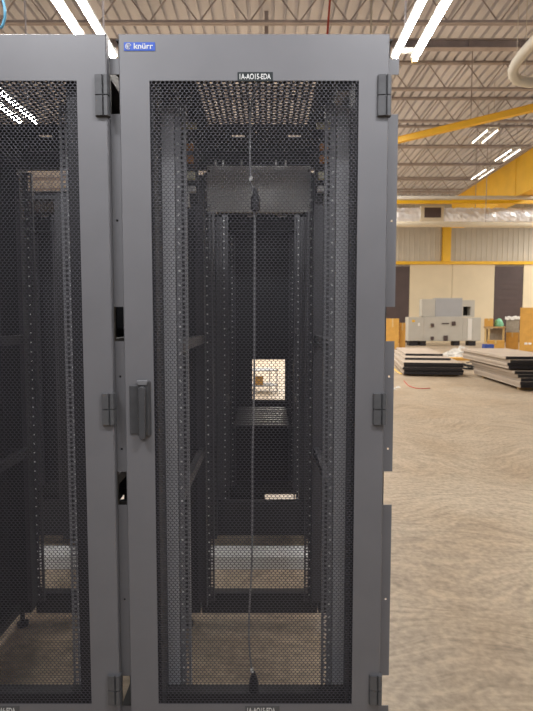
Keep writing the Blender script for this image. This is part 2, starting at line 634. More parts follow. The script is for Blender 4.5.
lz2 = H - 1.2045
MB().box(-0.031, 0.075, -0.0012, 0.0, lz2 - .0135, lz2 + .0135).build('name_plate', M['hinge'], front_door)
low_text = text_mesh('name_lettering', '1A-AO15-EDA', 0.023, M['print'], front_door, (0.019, -0.0013, lz2), width=0.086, bold=0.0003)

# --- frame: posts, rings, roof, rails
BT = 0.10
for sx in (-1, 1):
    for (ya, yb) in ((0.032, 0.150), (0.985, 1.10)):
        pm = MB()
        xa, xb = sorted((sx * 0.2925, sx * 0.393))
        pm.box(xa, xb, ya, yb, BT, ROOF - .002)
        pm.build('corner_post', M['frame'], rack, bevel=0.004)
    # notched baying flange with pin holes
fz = [(H - 1.46, H - 1.212), (H - 1.113, H - 0.5685), (H - 0.465, H - 0.069), (H + 0.033, H + 0.589), (H + .70, H + .745)]
pins = [H - .24 + .065, H - 0.395, H - .866, H + .285, H - 1.24]
for sx, yy in ((-1, 0.027), (1, 0.029)):
    cuts = set()
    for a, b in fz:
        cuts |= {round(a, 4), round(b, 4)}
    for q in pins:
        cuts |= {round(q - .003, 4), round(q + .003, 4)}
    zs = sorted(cuts)
    xs = sorted([sx * v for v in (0.372, 0.3885, 0.400, 0.406, 0.417)])

    def gone(i, j, zs=zs, xs=xs):
        zc = (zs[j] + zs[j + 1]) / 2
        xc = abs(xs[i] + xs[i + 1]) / 2
        inseg = any(a < zc < b for a, b in fz)
        if xc > 0.3885 and not inseg:
            return True
        if 0.400 < xc < 0.406 and any(abs(zc - q) < .003 for q in pins):
            return True
        return False
    MB().grid(xs, zs, gone, yy, 0.002).build('side_flange', M['door'], rack)
# bottom, top and mid rings
MB().box(-0.2925, 0.2925, 0.10, 0.145, H - 1.46, H - 1.225).build('front_cross_bar', M['frame'], rack, bevel=0.003)
MB().box(-0.2925, 0.2925, 1.045, 1.10, H - 1.495, H - 1.389).build('rear_cross_bar', M['frame'], rack, bevel=0.003)
MB().box(-0.2925, 0.2925, 0.05, 0.095, ROOF - .04, ROOF).build('front_cross_bar', M['frame'], rack, bevel=0.003)
MB().box(-0.2925, 0.2925, 1.045, 1.10, ROOF - .075, ROOF).build('rear_cross_bar', M['frame'], rack, bevel=0.003)
for sx in (-1, 1):
    for z in (BT, ROOF - .05):
        xa, xb = sorted((sx * 0.345, sx * 0.39))
        MB().box(xa, xb, 0.15, 0.985, z, z + .045).build('side_beam', M['frame'], rack)
    for z in (H - 0.66, H - 0.12, H + 0.72):
        xa, xb = sorted((sx * 0.262, sx * 0.288))
        MB().box(xa, xb, 0.19, 0.965, z, z + .04).build('rail_support', M['rail'], rack)
        xa, xb = sorted((sx * 0.27, sx * 0.345))
        for y in (0.20, 0.93):
            MB().box(xa, xb, y, y + .03, z + .005, z + .035).build('support_bracket', M['frame'], rack)
for sx in (-1, 1):
    for y in (0.09, 1.05):
        fm = MB().tube([(sx * .365, y, 0), (sx * .365, y, 0.018)], 0.028, 16).tube([(sx * .365, y, 0.018), (sx * .365, y, BT)], 0.012, 10)
        fm.build('levelling_foot', M['black'], rack)
# roof plate with the perforated field and two cable openings
ry = [0.02, 0.26, 0.69, 0.81, 0.84, 1.10]
rx = [-0.395, -0.21, -0.115, -.06, 0.13, 0.185, 0.21, 0.395]


def rgone(i, j):
    if j == 1 and 1 <= i <= 5:
        return True
    return j == 3 and i in (2, 4)


rot = Matrix(((1, 0, 0, 0), (0, 0, 1, 0), (0, 1, 0, ROOF), (0, 0, 0, 1)))
roof = MB().grid(rx, ry, rgone, 0.0, 0.004, 0, rot).build('roof_plate', M['frame'], rack)
rme = hex_sheet('roof_perforation', -0.21, 0.21, 0.26, 0.69, 0.027, 0.55, 0.0015, True)
rme.materials.append(M['frame'])
rp = bpy.data.objects.new('roof_perforation', rme)
C.objects.link(rp)
rp.parent = roof
rp.location = (0, 0, ROOF + .001)

U = 0.04445
RZ0 = H - 1.205
NU = 42
for yy, nm, flip in ((0.169, 'front_rail', 1), (0.976, 'rear_rail', -1)):
    for sx in (-1, 1):
        NB = -1 if flip > 0 else -4
        zs = [RZ0 + NB * U - .012]
        for u in range(NB, NU):
            for q in (0.00635, 0.0222, 0.0381):
                zs += [RZ0 + u * U + q - .0048, RZ0 + u * U + q + .0048]
        zs.append(RZ0 + NU * U + .012)
        xs = sorted([sx * v for v in (0.2200, 0.2275, 0.2371, 0.254)])

        def gone(i, j, xs=xs):
            return abs(abs(xs[i] + xs[i + 1]) / 2 - .2323) < .003 and j % 2 == 1
        rm = MB().grid(xs, zs, gone, yy, 0.002)
        xa, xb = sorted((sx * 0.252, sx * 0.254))
        ya, yb = (yy + .002, yy + .06) if flip > 0 else (yy - .06, yy)
        rm.box(xa, xb, ya, yb, zs[0], zs[-1])
        xa, xb = sorted((sx * 0.2200, sx * 0.2216))
        rm.box(xa, xb, yy + .002, yy + .016, zs[0], zs[-1])
        for u in range(NB, NU):
            zc = RZ0 + u * U + .0222
            xc = sx * 0.2455
            rm.quad([(xc - .0034, yy - .0004, zc - .0034), (xc + .0034, yy - .0004, zc - .0034),
                     (xc + .0034, yy - .0004, zc + .0034), (xc - .0034, yy - .0004, zc + .0034)], 1)
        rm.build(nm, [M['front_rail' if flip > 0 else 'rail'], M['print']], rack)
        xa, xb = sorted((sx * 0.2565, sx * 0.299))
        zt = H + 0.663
        MB().box(xa, xb, yy - .006, yy + .03, RZ0 + NB * U - .012, zt).build('adapter_plate', M['adapter' if flip > 0 else 'rail'], rack, bevel=0.002)  # rear plates take the dark rail paint in place of shade

# small terminals and clips near the top of the front rails
for sx in (-1, 1):
    def bx(nm, m_, a, b, y0, y1, z0, z1):
        xa, xb = sorted((sx * a, sx * b))
        return MB().box(xa, xb, y0, y1, z0, z1).build(nm, M[m_], rack, bevel=0.002)
    bx('cross_strip', 'cream', .208, .26, .33, .345, H + .655, H + .674)
    bx('terminal_plate', 'frame', .205, .262, .345, .36, H + .40, H + .60)
    for z in (.578, .538):
        bx('terminal_block', 'orange', .219, .248, .322, .345, H + z, H + z + .022)
    bx('terminal_spacer', 'post', .222, .244, .328, .345, H + .560, H + .578)
    bx('clip', 'cream', .214, .246, .322, .345, H + .480, H + .505)
    bx('clip', 'white', .212, .238, .322, .345, H + .436, H + .456)
    bx('clip', 'white', .234, .243, .322, .345, H + .385, H + .436)

# bodies of the racks as placed
rack.location = (RX, DY, 0)
rack['label'] = 'graphite server rack with perforated door tagged 1A-AO15-EDA and blue badge'
left = copy_tree(rack)
left.location = (RX - 0.84, DY, 0)
left['label'] = 'graphite server rack cut by the left edge of the photo, hinges beside the gap'
for ch_ in left.children:
    if ch_.name.startswith('front_door'):
        ch_.location.x = 0.04
        for sub in list(ch_.children):
            if sub.name.startswith('name_lettering') and sub.location.z < H:
                bpy.data.objects.remove(sub)
                text_mesh('name_lettering', '1A-AO16-EDA', 0.023, M['print'], ch_, (0.019, -0.0013, lz2), width=0.086, bold=0.0003)
            elif sub.name.startswith('logo'):
                pass
MB().box(-0.3945, -0.393, 0.03, 1.10, BT, ROOF - .01).build('side_panel', M['dark'], left)

# second row of racks, no front doors, seen through the first row
R2 = 3.40
row2 = []
shaded_mesh = {}
for k, lab in enumerate(('doorless dark rack frame seen straight through the rack tagged 1A-AO15-EDA',
                         'doorless dark rack frame seen at the back right inside the left-edge rack',
                         'doorless dark rack frame seen far left inside the left-edge rack')):
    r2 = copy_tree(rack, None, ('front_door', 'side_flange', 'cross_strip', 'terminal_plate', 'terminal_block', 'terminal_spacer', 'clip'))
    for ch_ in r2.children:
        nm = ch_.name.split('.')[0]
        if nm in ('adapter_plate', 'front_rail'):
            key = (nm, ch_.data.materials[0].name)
            if key not in shaded_mesh:
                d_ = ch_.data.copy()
                d_.materials[0] = M['rail']  # shade of the second row put into the paint
                shaded_mesh[key + (ch_.data.name,)] = d_
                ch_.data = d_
    r2.location = (RX - 0.8 * k, R2, 0)
    r2['label'] = lab
    r2['group'] = 'doorless racks of the second row'
    row2.append(r2)
    xs = [-0.36, -0.085, 0.02, 0.19, 0.36]
    zs = [0.002, BT, H - .69, H - .35, ROOF - .02]
    MB().grid(xs, zs, lambda i, j: k == 0 and (i in (1, 2) and j == 2 or i >= 2 and j == 0), 1.085, 0.003).build('back_panel', M['dark'], r2)
    MB().box(-0.397, -0.3935, 0.03, 1.10, BT, ROOF - .01).build('side_panel', M['dark'], r2)
MB().box(0.3935, 0.397, 0.03, 1.10, BT, ROOF - .01).build('side_panel', M['dark'], row2[0])
# slatted shelf inside the second rack
sh = MB()
sz = H - 0.735
for k in range(9):
    y = 0.19 + k * 0.085
    sh.box(-0.19, 0.19, y, y + 0.02, sz, sz + .012)
for xx in (-0.19, 0.18):
    sh.box(xx, xx + .01, 0.19, 0.93, sz - .02, sz)
for xx in (-.262, .19):
    sh.box(xx, xx + .072, 0.19, 0.205, sz - .02, sz)
    sh.box(xx, xx + .072, 0.90, 0.915, sz - .02, sz)
sh.build('shelf', M['rail'], row2[0])

# blank panel in the rear rails
bp = MB().box(-0.2413, 0.2413, -0.004, 0.0, -0.105, 0.105)
bp.box(-0.21, 0.21, 0, 0.03, 0.100, 0.105).box(-0.21, 0.21, 0, 0.03, -0.105, -0.100)
o = bp.build('blank_panel', M['panel'], bevel=0.001)
o.location = (RX, DY + 0.9755, H + 0.600)
tag(o, 'pale grey blank panel across the rear rails high inside the rack tagged 1A-AO15-EDA', 'blank panel')
for sx in (-1, 1):
    for z in (-.08, .08):
        MB().tube([(sx * .2323, -.008, z), (sx * .2323, -.004, z)], 0.006, 8).build('screw', M['chrome'], o)

for xx in (-.205, -.17, -.085, .075, .12):
    MB().box(xx, xx + .008, -.012, -.002, .100, .128).build('cable_tie', M['white'], o)

# hanging cord
CY = 1.675
cord = [at(x, y, CY) for x, y in ((258, 66), (258, 86), (252, 100), (250, 130), (250.5, 178), (253, 190), (254.5, 212), (254.5, 300),
                                  (254.2, 380), (252.6, 450), (252.4, 520), (251.5, 570), (249.3, 610), (249.0, 640), (251, 664), (253.5, 681), (254, 688))]
# smooth with Catmull-Rom


def smooth(pts, n=6):
    P = [pts[0]] + list(pts) + [pts[-1]]
    out = []
    for i in range(1, len(P) - 2):
        for k in range(n):
            t_ = k / n
            a, b, c_, d_ = P[i - 1], P[i], P[i + 1], P[i + 2]
            out.append(0.5 * ((2 * b) + (c_ - a) * t_ + (2 * a - 5 * b + 4 * c_ - d_) * t_ ** 2 + (3 * b - a - 3 * c_ + d_) * t_ ** 3))
    out.append(pts[-1])
    return out


co_ = MB().tube(smooth(cord), 0.0030, 8).build('power_cord', M['cable'], smooth=True)
tag(co_, 'thin grey cord hanging down the middle behind the perforated door tagged 1A-AO15-EDA', 'cord')
q0, q1 = at(255.5, 188, CY), at(255.5, 212, CY)
pg = MB().tube([q0, q0.lerp(q1, .25), q0.lerp(q1, .4), q0.lerp(q1, .9), q1], [0.007, 0.008, 0.0145, 0.0145, 0.008], 12)
pg.build('plug', M['black'], co_)
q0, q1 = at(253.5, 672, CY), at(254, 690, CY)
MB().tube([q0, q0.lerp(q1, .3), q0.lerp(q1, .6), q1], [0.005, 0.012, 0.016, 0.018], 12).build('connector', M['black'], co_)
for px, py in ((251, 179), (252, 670)):
    q = at(px, py, CY - .004)
    MB().box(q.x - .005, q.x + .005, q.y - .005, q.y + .003, q.z - .006, q.z + .006).build('cable_marker', M['print'], co_)
# white trunking on the floor of the aisle
o = MB().box(-2.2, 0.62, -0.08, 0.08, 0, 0.074).build('cable_trunking', M['white'], bevel=0.004)
o.location = (0, 3.30, 0)
tag(o, 'white cable trunking lying on the floor behind the racks', 'cable trunking')
MB().box(-2.2, 0.62, -0.082, 0.082, 0.074, 0.0815).build('lid', M['white'], o)

# pale blue cable rising from the roof of the left rack
pts = [at(-10, 40, 2.0), at(-5, 31, 1.98), at(1, 27.5, 1.97), at(4.3, 20, 1.96), at(5, 12, 1.95), at(3.8, 4, 1.95), at(1.5, -6, 1.95), at(0, -30, 1.95)]
o = MB().tube(smooth([Vector((-1.40, 2.02, ROOF + .02)), Vector((-1.25, 2.0, ROOF + .05))] + pts[1:]) + [Vector((-1.0, 1.95, deckz))], 0.0050, 8).build('patch_cable', M['cyan'], smooth=True)
tag(o, 'pale blue cable looping above the left-edge rack', 'cable')


# ------------------------------------------------------------------ light fixtures
def fixture(X, Y0, Y1, Z, label, tubemat, sep=0.082, rod=True, name='strip_light'):
    r = empty(name, (X, (Y0 + Y1) / 2, Z), label, 'light fixture', 'fluorescent strip lights')
    L = (Y1 - Y0) / 2
    for sx in (-1, 1):
        c_ = sx * sep
        MB().prism([(c_ - .030, 0.0), (c_ + .030, 0.0), (c_ + .02, 0.04), (c_ - .02, 0.04)], 'y', -L, L).build('channel', M['enamel'], r)
        MB().tube([(c_, -L + .04, -0.025), (c_, L - .04, -0.025)], 0.014, 10).build('fluorescent_tube', tubemat, r, smooth=True)
        for sy in (-1, 1):
            MB().box(c_ - .02, c_ + .02, sy * (L - .02) - .02, sy * (L - .02) + .02, -0.042, -.0005).build('tube_holder', M['amber'], r)
    for sy in (-.98, -.33, .33, .98):
        MB().box(-sep - .02, sep + .02, sy * L - .03, sy * L + .03, 0.04, 0.06).build('cross_brace', M['enamel'], r)
    if rod:
        for sy in (-.98, .98):
            MB().tube([(0, sy * L, 0.06), (0, sy * L, deckz - Z)], 0.008, 6).build('hanger_rod', M['joist'], r)
    return r


LZ = H + 2.1
G_A, G_B, G_C, G_D, G_E = 48, 14, 24, 50, 700
fixture(1.115, 2.05, 4.49, LZ, 'bright twin-tube strip light hanging at upper right beside the tagged rack', M['tube'])
fixture(-1.31, 2.05, 4.49, LZ, 'bright twin-tube strip light hanging above the gap between the two racks', M['tube'])
fixture(9.7, 21.2, 22.8, H + 6.55, 'small lit strip light above the yellow crane girder, nearer one', M['tube_far'], 0.17)
fixture(9.7, 23.6, 25.4, H + 6.45, 'small lit strip light above the yellow crane girder, farther one', M['tube_far'], 0.17)
q = at(485, 136, 18.6)
fixture(q.x, 17.9, 19.3, q.z, 'small lit strip light under the joists above the sloping yellow beam', M['tube_far'], 0.17)


def area(X, Y, Z, sx, sy, E, col=(1, 0.96, 0.9)):
    L = bpy.data.lights.new('ceiling_lamp', 'AREA')
    L.shape = 'RECTANGLE'
    L.size, L.size_y = sx, sy
    L.energy = E
    L.color = col
    o = bpy.data.objects.new('ceiling_lamp', L)
    C.objects.link(o)
    o.location = (X, Y, Z)
    return o


fixture(-2.55, 4.3, 5.9, LZ, 'lit strip light seen through the roof holes of the left-edge rack', M['tube'])
# unseen lamp rows carried on behind the photographer, tilted to shape the doors' falloff
COOL = (.96, .97, 1.0)
for X in (-1.31, 1.115):
    area(X, 0.2, LZ, 0.9, 0.3, G_A, COOL).rotation_euler.x = math.radians(75)
    area(X, -5.5, LZ, 0.9, 0.3, G_C, COOL).rotation_euler.x = math.radians(75)
    area(X, -1.6, LZ, 0.9, 0.3, G_B, COOL).rotation_euler.x = math.radians(75)
area(3.54, 0.0, LZ, 0.2, 8, G_D, COOL)
# lamp rows of the rest of the hall
for Y in (9, 16, 23, 30):
    e = G_E * (.6 if Y < 10 else 1)
    area(-4.5, Y, 7.6, 1.2, 4, e, (1, .96, .90))
    area(1.5, Y + 2, 7.6, 1.2, 4, e * .6, (1, .96, .90))
    area(Y * .5 + 5.5, Y, 7.6, 1.2, 4, e * 1.2, (1, .96, .90))

# ------------------------------------------------------------------ overhead steel, ducts
# crane girder
g = empty('crane_girder', (9.4, 27.5, H + 4.56), 'yellow box girder of an overhead crane running back at upper right', 'crane girder')
MB().box(-0.02, 0.6, -20, 0, 0, 1.42).build('box_section', M['yellow'], g)
for y in range(-19, 0, 4):
    MB().box(-0.035, -0.02, y, y + .03, 0.03, 1.40).build('stiffener', M['yellow'], g)
MB().box(-0.10, 0.68, -20, 0, 1.42, 1.50).build('top_rail', M['joist'], g)
# sloping yellow beam
a, b = at(396, 140.6, 17.0), at(535, 107.5, 14.3)
dv = (b - a)
a2, b2 = a - dv * 0.35, a + dv * 1.72
b2.z = b2.z
o = MB()
o.bar(a2, b2, 0.10, 0.14).bar(a2 + Vector((0, 0, .075)), b2 + Vector((0, 0, .075)), .16, .02).bar(a2 - Vector((0, 0, .075)), b2 - Vector((0, 0, .075)), .16, .02)
o = o.build('monorail_beam', M['yellow'])
tag(o, 'thin yellow monorail beam slanting across under the roof joists', 'beam')
for t_ in (0.1, 0.45, 0.9):
    q = a2.lerp(b2, t_)
    MB().tube([q, Vector((q.x, q.y, deckz))], 0.015, 6).build('hanger_rod', M['joist'], o)
# runway with foil duct crossing in front of the far wall
YD = 20.5
zr = at(266, 203.6, YD).z
o = MB().box(2.0, 15, -0.08, 0.08, -0.055, 0.055).build('runway_beam', M['yellow'])
o.location = (0, YD - .25, zr)
tag(o, 'thin yellow horizontal beam above the silver foil duct', 'beam')
zr2 = at(266, 199.5, YD).z
o = MB().tube([(2, 0, 0), (15, 0, 0)], 0.07, 10).build('white_conduit', M['pipe'], smooth=True)
o.location = (0, YD - .3, zr2)
tag(o, 'white horizontal pipe on top of the yellow beam before the far wall', 'pipe')
# foil duct as a crumpled cylinder
zt_, zb_ = at(266, 206, YD).z, at(266, 222, YD).z
rad = (zt_ - zb_) / 2


def foil(x0, x1):
    m_ = MB()
    nx, nk = int((x1 - x0) / 0.09), 20
    for i in range(nx + 1):
        for k in range(nk):
            a_ = 2 * PI * k / nk
            rr = rad * (0.94 + random.uniform(-.10, .08))
            m_.v.append((x0 + (x1 - x0) * i / nx, rr * math.cos(a_), rr * math.sin(a_)))
    for i in range(nx):
        for k in range(nk):
            b_ = i * nk
            m_.f.append((b_ + k, b_ + (k + 1) % nk, b_ + nk + (k + 1) % nk, b_ + nk + k))
    m_.f.append(tuple(range(nk)))
    m_.f.append(tuple(nx * nk + k for k in reversed(range(nk))))
    m_.m = [0] * len(m_.f)
    return m_


du = empty('foil_duct', (0, YD + .3, (zt_ + zb_) / 2), 'silver foil wrapped air duct crossing before the far wall', 'duct')
xv0, xv1 = at(421, 213, YD).x, at(444, 213, YD).x
foil(3.0, xv0).build('foil_wrap', M['foil'], du)
foil(xv1, 15).build('foil_wrap', M['foil'], du)
MB().box(xv0, xv1, -rad, rad, -rad, rad).build('vent_box', M['duct'], du)
vg = MB()
xa, xb = at(424.5, 213, YD).x, at(441, 213, YD).x
za, zb = at(266, 217.5, YD).z - (zt_ + zb_) / 2, at(266, 207.5, YD).z - (zt_ + zb_) / 2
for k in range(6):
    z = za + (zb - za) * k / 6
    vg.box(xa, xb, -rad - .02, -rad + .01, z, z + (zb - za) / 9)
vg.box(xa, xb, -rad - .008, -rad, za, zb)
vg.build('vent_grille', M['maroon'], du)
for X in (4, 8, 12, 14.5):
    MB().tube([(X, 0, rad * .9), (X, 0, deckz - (zt_ + zb_) / 2)], 0.012, 6).build('hanger_rod', M['joist'], du)
zc = at(266, 224.7, YD - .7).z
o = MB().tube([(2, 0, 0), (6, 0, .02), (9, 0, -.01), (15, 0, .01)], 0.10, 12).build('cream_pipe', M['duct'], smooth=True)
o.location = (0, YD - .7, zc)
for X in (4, 8, 12, 14.5):
    MB().tube([(X, 0, .08), (X, 0, deckz - zc)], 0.012, 6).build('hanger_rod', M['joist'], o)
tag(o, 'cream horizontal pipe right below the silver foil duct', 'pipe')

# white pipe with elbow at upper right
pz = H + 5.08
path = [Vector((4.93, 4.0, pz)), Vector((4.93, 10.3, pz)), Vector((4.93, 10.65, pz - .01)), Vector((4.93, 10.92, pz - .05)), Vector((4.95, 11.1, pz - .12)), Vector((5.02, 11.22, pz - .18)), Vector((5.14, 11.3, pz - .23)),
        Vector((5.4, 11.35, pz - .25)), Vector((9.0, 11.4, pz - .25))]
o = MB().tube(path, 0.10, 16).build('vent_pipe', M['pipe'], smooth=True)
tag(o, 'white vent pipe with an elbow hanging below the joists at upper right', 'pipe')
for (X, Y, Z) in ((4.93, 10.9, pz - .05), (5.30, 11.33, pz - .25), (4.93, 7.5, pz), (7.5, 11.38, pz - .25)):
    MB().tube([(X, Y, Z), (X, Y, deckz)], 0.007, 6).build('hanger_wire', M['pipe'], o)
# drop conduits under the roof
for px, m_, lab, slant in ((324.5, 'red', 'thin red conduit dropping from the roof above the tagged rack', 0.15),
                           (371, 'pipe', 'pale thin hanger pole dropping from the roof, straight one', 0.0),
                           (382, 'pipe', 'pale thin hanger pole dropping from the roof, slanting one', 0.35)):
    q = at(px, 30, 12.6)
    o = MB().tube([(0, 0, -1.0), (slant, 0, deckz - q.z)], 0.024, 8).build('drop_conduit', M[m_], smooth=True)
    o.location = q
    tag(o, lab, 'conduit')

# ------------------------------------------------------------------ things on the far floor
q = ground(266, 393)
ct = empty('tube_cart', (q.x, q.y, 0), 'small tubular steel cart on the far floor, seen through the opening in the second rack', 'cart', None, 0.3)
for xx in (-.24, .24):
    for yy in (0, .5):
        MB().tube([(xx, yy, 0), (xx, yy, .50)], .012, 6).build('leg', M['joist'], ct)
for z in (.14, .46):
    MB().box(-.26, .26, -.02, .52, z, z + .02).build('shelf', M['switchb'], ct)
o = MB().box(-.1, .1, -.12, .12, 0, .16).build('cardboard_box', M['carton'], bevel=.01)
o.location = (q.x - .16, q.y + .14, .163)
tag(o, 'little ochre cardboard box on the lower shelf of the small steel cart', 'box', 'cardboard boxes on the far floor')
# switchgear
MY = 30.0
X = lambda px, Y=MY: at(px, 320, Y).x
Z = lambda py, Y=MY: at(266, py, Y).z
sg = empty('switchgear_cabinet', (0, 0, 0), 'big grey switchgear unit on skids in front of the cream wall', 'switchgear')
MB().box(X(408.5), X(424), MY, MY + .7, Z(341), Z(317)).build('left_bay', M['switch'], sg, bevel=.02)
MB().box(X(424), X(463), MY + .02, MY + .7, Z(341), Z(316.5)).build('centre_bay', M['switch'], sg, bevel=.02)
MB().box(X(463), X(481.5), MY + .04, MY + .7, Z(341), Z(317.5)).build('right_bay', M['switch'], sg, bevel=.02)
MB().box(X(422), X(435.5), MY + .1, MY + .6, Z(316.5), Z(299)).build('upper_box', M['switch'], sg, bevel=.02)
MB().box(X(435.5), X(462.5), MY + .08, MY + .6, Z(316.5), Z(298)).build('upper_box', M['switchb'], sg, bevel=.02)
xs = [X(462.5), X(463.5), X(471), X(475)]
zs = [Z(317), Z(315.5), Z(306.5), Z(300)]
MB().grid(xs, zs, lambda i, j: i == 1 and j == 1, MY + .1, .5).build('upper_frame', M['switch'], sg)
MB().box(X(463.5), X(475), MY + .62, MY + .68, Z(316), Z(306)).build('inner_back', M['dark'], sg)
MB().box(X(468), X(472), MY - .02, MY + .04, Z(340), Z(318.5)).build('pale_door', M['enamel'], sg)
for a, b, c_, e in ((431, 434, 327, 323.5), (431, 434, 340, 336.5), (452, 455.5, 325.5, 321.5), (444, 448, 341, 335.5)):
    MB().box(X(a), X(b), MY - .06, MY + .03, Z(c_), Z(e)).build('bus_stub', M['maroon'], sg, bevel=.01)
MB().box(X(442), X(449), MY - .02, MY + .03, Z(324), Z(323)).build('name_strip', M['maroon'], sg)
MB().box(X(412), X(415), MY - .01, MY + .01, Z(322), Z(320)).build('warning_label', M['yellow'], sg)
MB().box(X(418), X(420), MY - .01, MY + .01, Z(326), Z(323)).build('paper_label', M['enamel'], sg)
for a, b in ((410, 419), (421, 427), (455, 461), (470, 477)):
    MB().box(X(a), X(b), MY + .1, MY + .6, 0, Z(341)).build('skid', M['edge'], sg)


def carton(pa, pb, Y, depth, z0, z1, label, m='carton', name='cardboard_box'):
    """box seen between the columns pa and pb, its front face at distance Y and turned towards the rack side"""
    c_ = at((pa + pb) / 2, 330, Y)
    phi = math.atan2(c_.x, c_.y)
    W_ = (pb - pa) * Y * math.cos(phi) / F
    o = MB().box(-W_ / 2, W_ / 2, 0, depth, 0, z1 - z0).build(name, M[m], bevel=0.012)
    o.location = (c_.x, c_.y, z0)
    o.rotation_euler.z = -phi
    tag(o, label, 'box', 'cardboard boxes on the far floor')
    MB().box(-.035, .035, -.002, depth + .002, (z1 - z0) * .72, (z1 - z0) + .002).build('packing_tape', M['cartonl'], o)
    return o, W_


def h_at(py, Y):
    return at(266, py, Y).z


carton(386, 399, 27.0, .8, 0, h_at(318.5, 27), 'ochre cardboard box next to the rack edge, left of the switchgear')
carton(399.3, 405.5, 27.2, .6, 0, h_at(323, 27), 'narrow ochre cardboard box between taller box and grey switchgear')
b1, W_ = carton(519.5, 549, 24.0, 1.0, 0, h_at(307.5, 24), 'tall ochre cardboard box standing at the right edge of the photo')
for xx in (-.38, -.22):
    MB().box(xx, xx + .13, -.010, .0, .36, .45).build('paper_label', M['print'], b1)
# timber work table with goods
TY = 26.0
c_ = at(494.5, 330, TY)
phi = math.atan2(c_.x, c_.y)
tw = 22 * TY * math.cos(phi) / F
tb = empty('timber_table', (c_.x, c_.y, 0), 'pale timber table in front of the brown shutter right of the switchgear', 'table', None, -phi)
zt = h_at(326.5, TY)
MB().box(-tw / 2, tw / 2, 0, .8, zt - .08, zt).build('table_top', M['timber'], tb)
for xx, yy in ((-tw / 2 + .04, .05), (-tw / 2 + .20, .05), (tw / 2 - .13, .05), (tw / 2 - .13, .65), (-tw / 2 + .04, .65)):
    MB().box(xx, xx + .09, yy, yy + .09, 0, zt - .08).build('leg', M['cartonl'], tb)
MB().box(-tw / 2 + .04, tw / 2 - .04, .745, .79, .35, zt - .12).build('back_board', M['bin'], tb)
carton(484, 493, TY + .1, .5, zt + .002, h_at(318.5, TY), 'ochre cardboard box on the timber table')
gb = at(498.7, 330, TY + .3)
o = MB().tube([(0, 0, 0), (0, 0, .1), (0, 0, .26), (.05, 0, .38)], [.20, .215, .18, .06], 10).build('green_bundle', M['green'])
o.location = (gb.x, gb.y, zt)
tag(o, 'green plastic bundle lying on the timber table', 'bundle')
carton(487, 505, TY - 1.0, .5, 0, h_at(340.5, TY - 1), 'low ochre box on the floor before the timber table')
q = at(488, 345, 24.3)
o = MB().box(-.20, .20, -.2, .2, 0, .37).build('blue_crate', M['bluep'], bevel=.01)
o.location = (q.x, q.y, 0)
tag(o, 'small blue crate on the floor in front of the timber table', 'crate')
# grey bin with white cover standing on a box
BY = 26.6
c1, W_ = carton(506, 519, BY, .8, 0, h_at(332.5, BY), 'orange-brown box under the grey bin beside the tall box', 'carton')
zb0, zb1 = h_at(332.5, BY) + .004, h_at(318, BY)
o = MB().box(-W_ / 2, W_ / 2, .02, .78, .10, zb1 - zb0).box(-W_ / 2 - .02, W_ / 2 + .02, 0, .8, 0, .10).build('wire_bin', M['bin'])
o.location = (c1.location.x, c1.location.y, zb0)
o.rotation_euler.z = c1.rotation_euler.z
tag(o, 'grey bin with white plastic cover stacked on a box by the tall box', 'bin')
cv = MB()
n_ = 12
hb = zb1 - zb0
for i in range(n_ + 1):
    x = -W_ / 2 - .06 + (W_ + .10) * i / n_
    zz = hb + .04 + random.uniform(-.02, .07)
    cv.v += [(x, -.04, hb - .06 + random.uniform(-.05, .03)), (x, -.01, zz), (x, .79, zz + .02), (x, .83, hb - .05)]
for i in range(n_):
    for k in range(3):
        cv.f.append((i * 4 + k, i * 4 + 4 + k, i * 4 + 5 + k, i * 4 + 1 + k))
cv.m = [0] * len(cv.f)
cv.build('plastic_cover', M['white'], o)


# panel stacks: every panel its own thing
def panel(loc, rz, W_, L_, t_, label, group):
    o = MB()
    o.box(-W_ / 2, W_ / 2, .012, L_, 0, t_, 0)
    o = o.build('wall_panel', M['tan'], bevel=.006)
    MB().box(-W_ / 2 + .01, W_ / 2 - .01, -.004, .014, .001, t_ - .001).build('end_edge', M['edge'], o)
    o.location = loc
    o.rotation_euler.z = rz
    return tag(o, label, 'wall panel', group)


f0 = ground(404, 376.5)
f1 = ground(462, 376.5)
rz = -0.16
# bearers
Wd = (f1 - f0).length
z = 0.0
for k in range(2):
    o = MB().box(-Wd / 2 + .1, Wd / 2 - .1, -.05, .05, 0, .05).build('timber_bearer', M['timber'])
    o.location = ((f0.x + f1.x) / 2 + (0.3 + 3 * k) * .16, f0.y + .3 + 3.0 * k, 0)
    o.rotation_euler.z = rz
    tag(o, 'timber bearer under the %s end of the left panel stack' % ('near', 'far')[k], 'bearer', 'bearers under the panel stacks')
z = 0.05
GL = 'black-ended panels in the left stack'
sets = [(0, 0.0)] * 5 + [(0.0, 0.75)] * 1 + [(0.05, 1.3)] * 1
off = [0, .02, -.03, .01, 0, 0, 0]
for k in range(7):
    t_ = 0.062
    dy = [0, .03, -.02, .02, 0, .9, 1.7][k]
    dw = [0, 0, 0, 0, 0, -.28, -.46][k]
    cxx = (f0.x + f1.x) / 2 + off[k] + dy * .16 - (0.02 if k > 4 else 0)
    panel((cxx, f0.y + dy, z), rz, Wd + dw, 4.4 - dy * .6, t_,
          'tan panel with black end, %s' % ('bottom of the left stack' if k == 0 else '%s from the bottom of the left stack' % ORD[k] if k < 6 else 'topmost and shortest of the left stack'), GL)
    z += t_ + .002

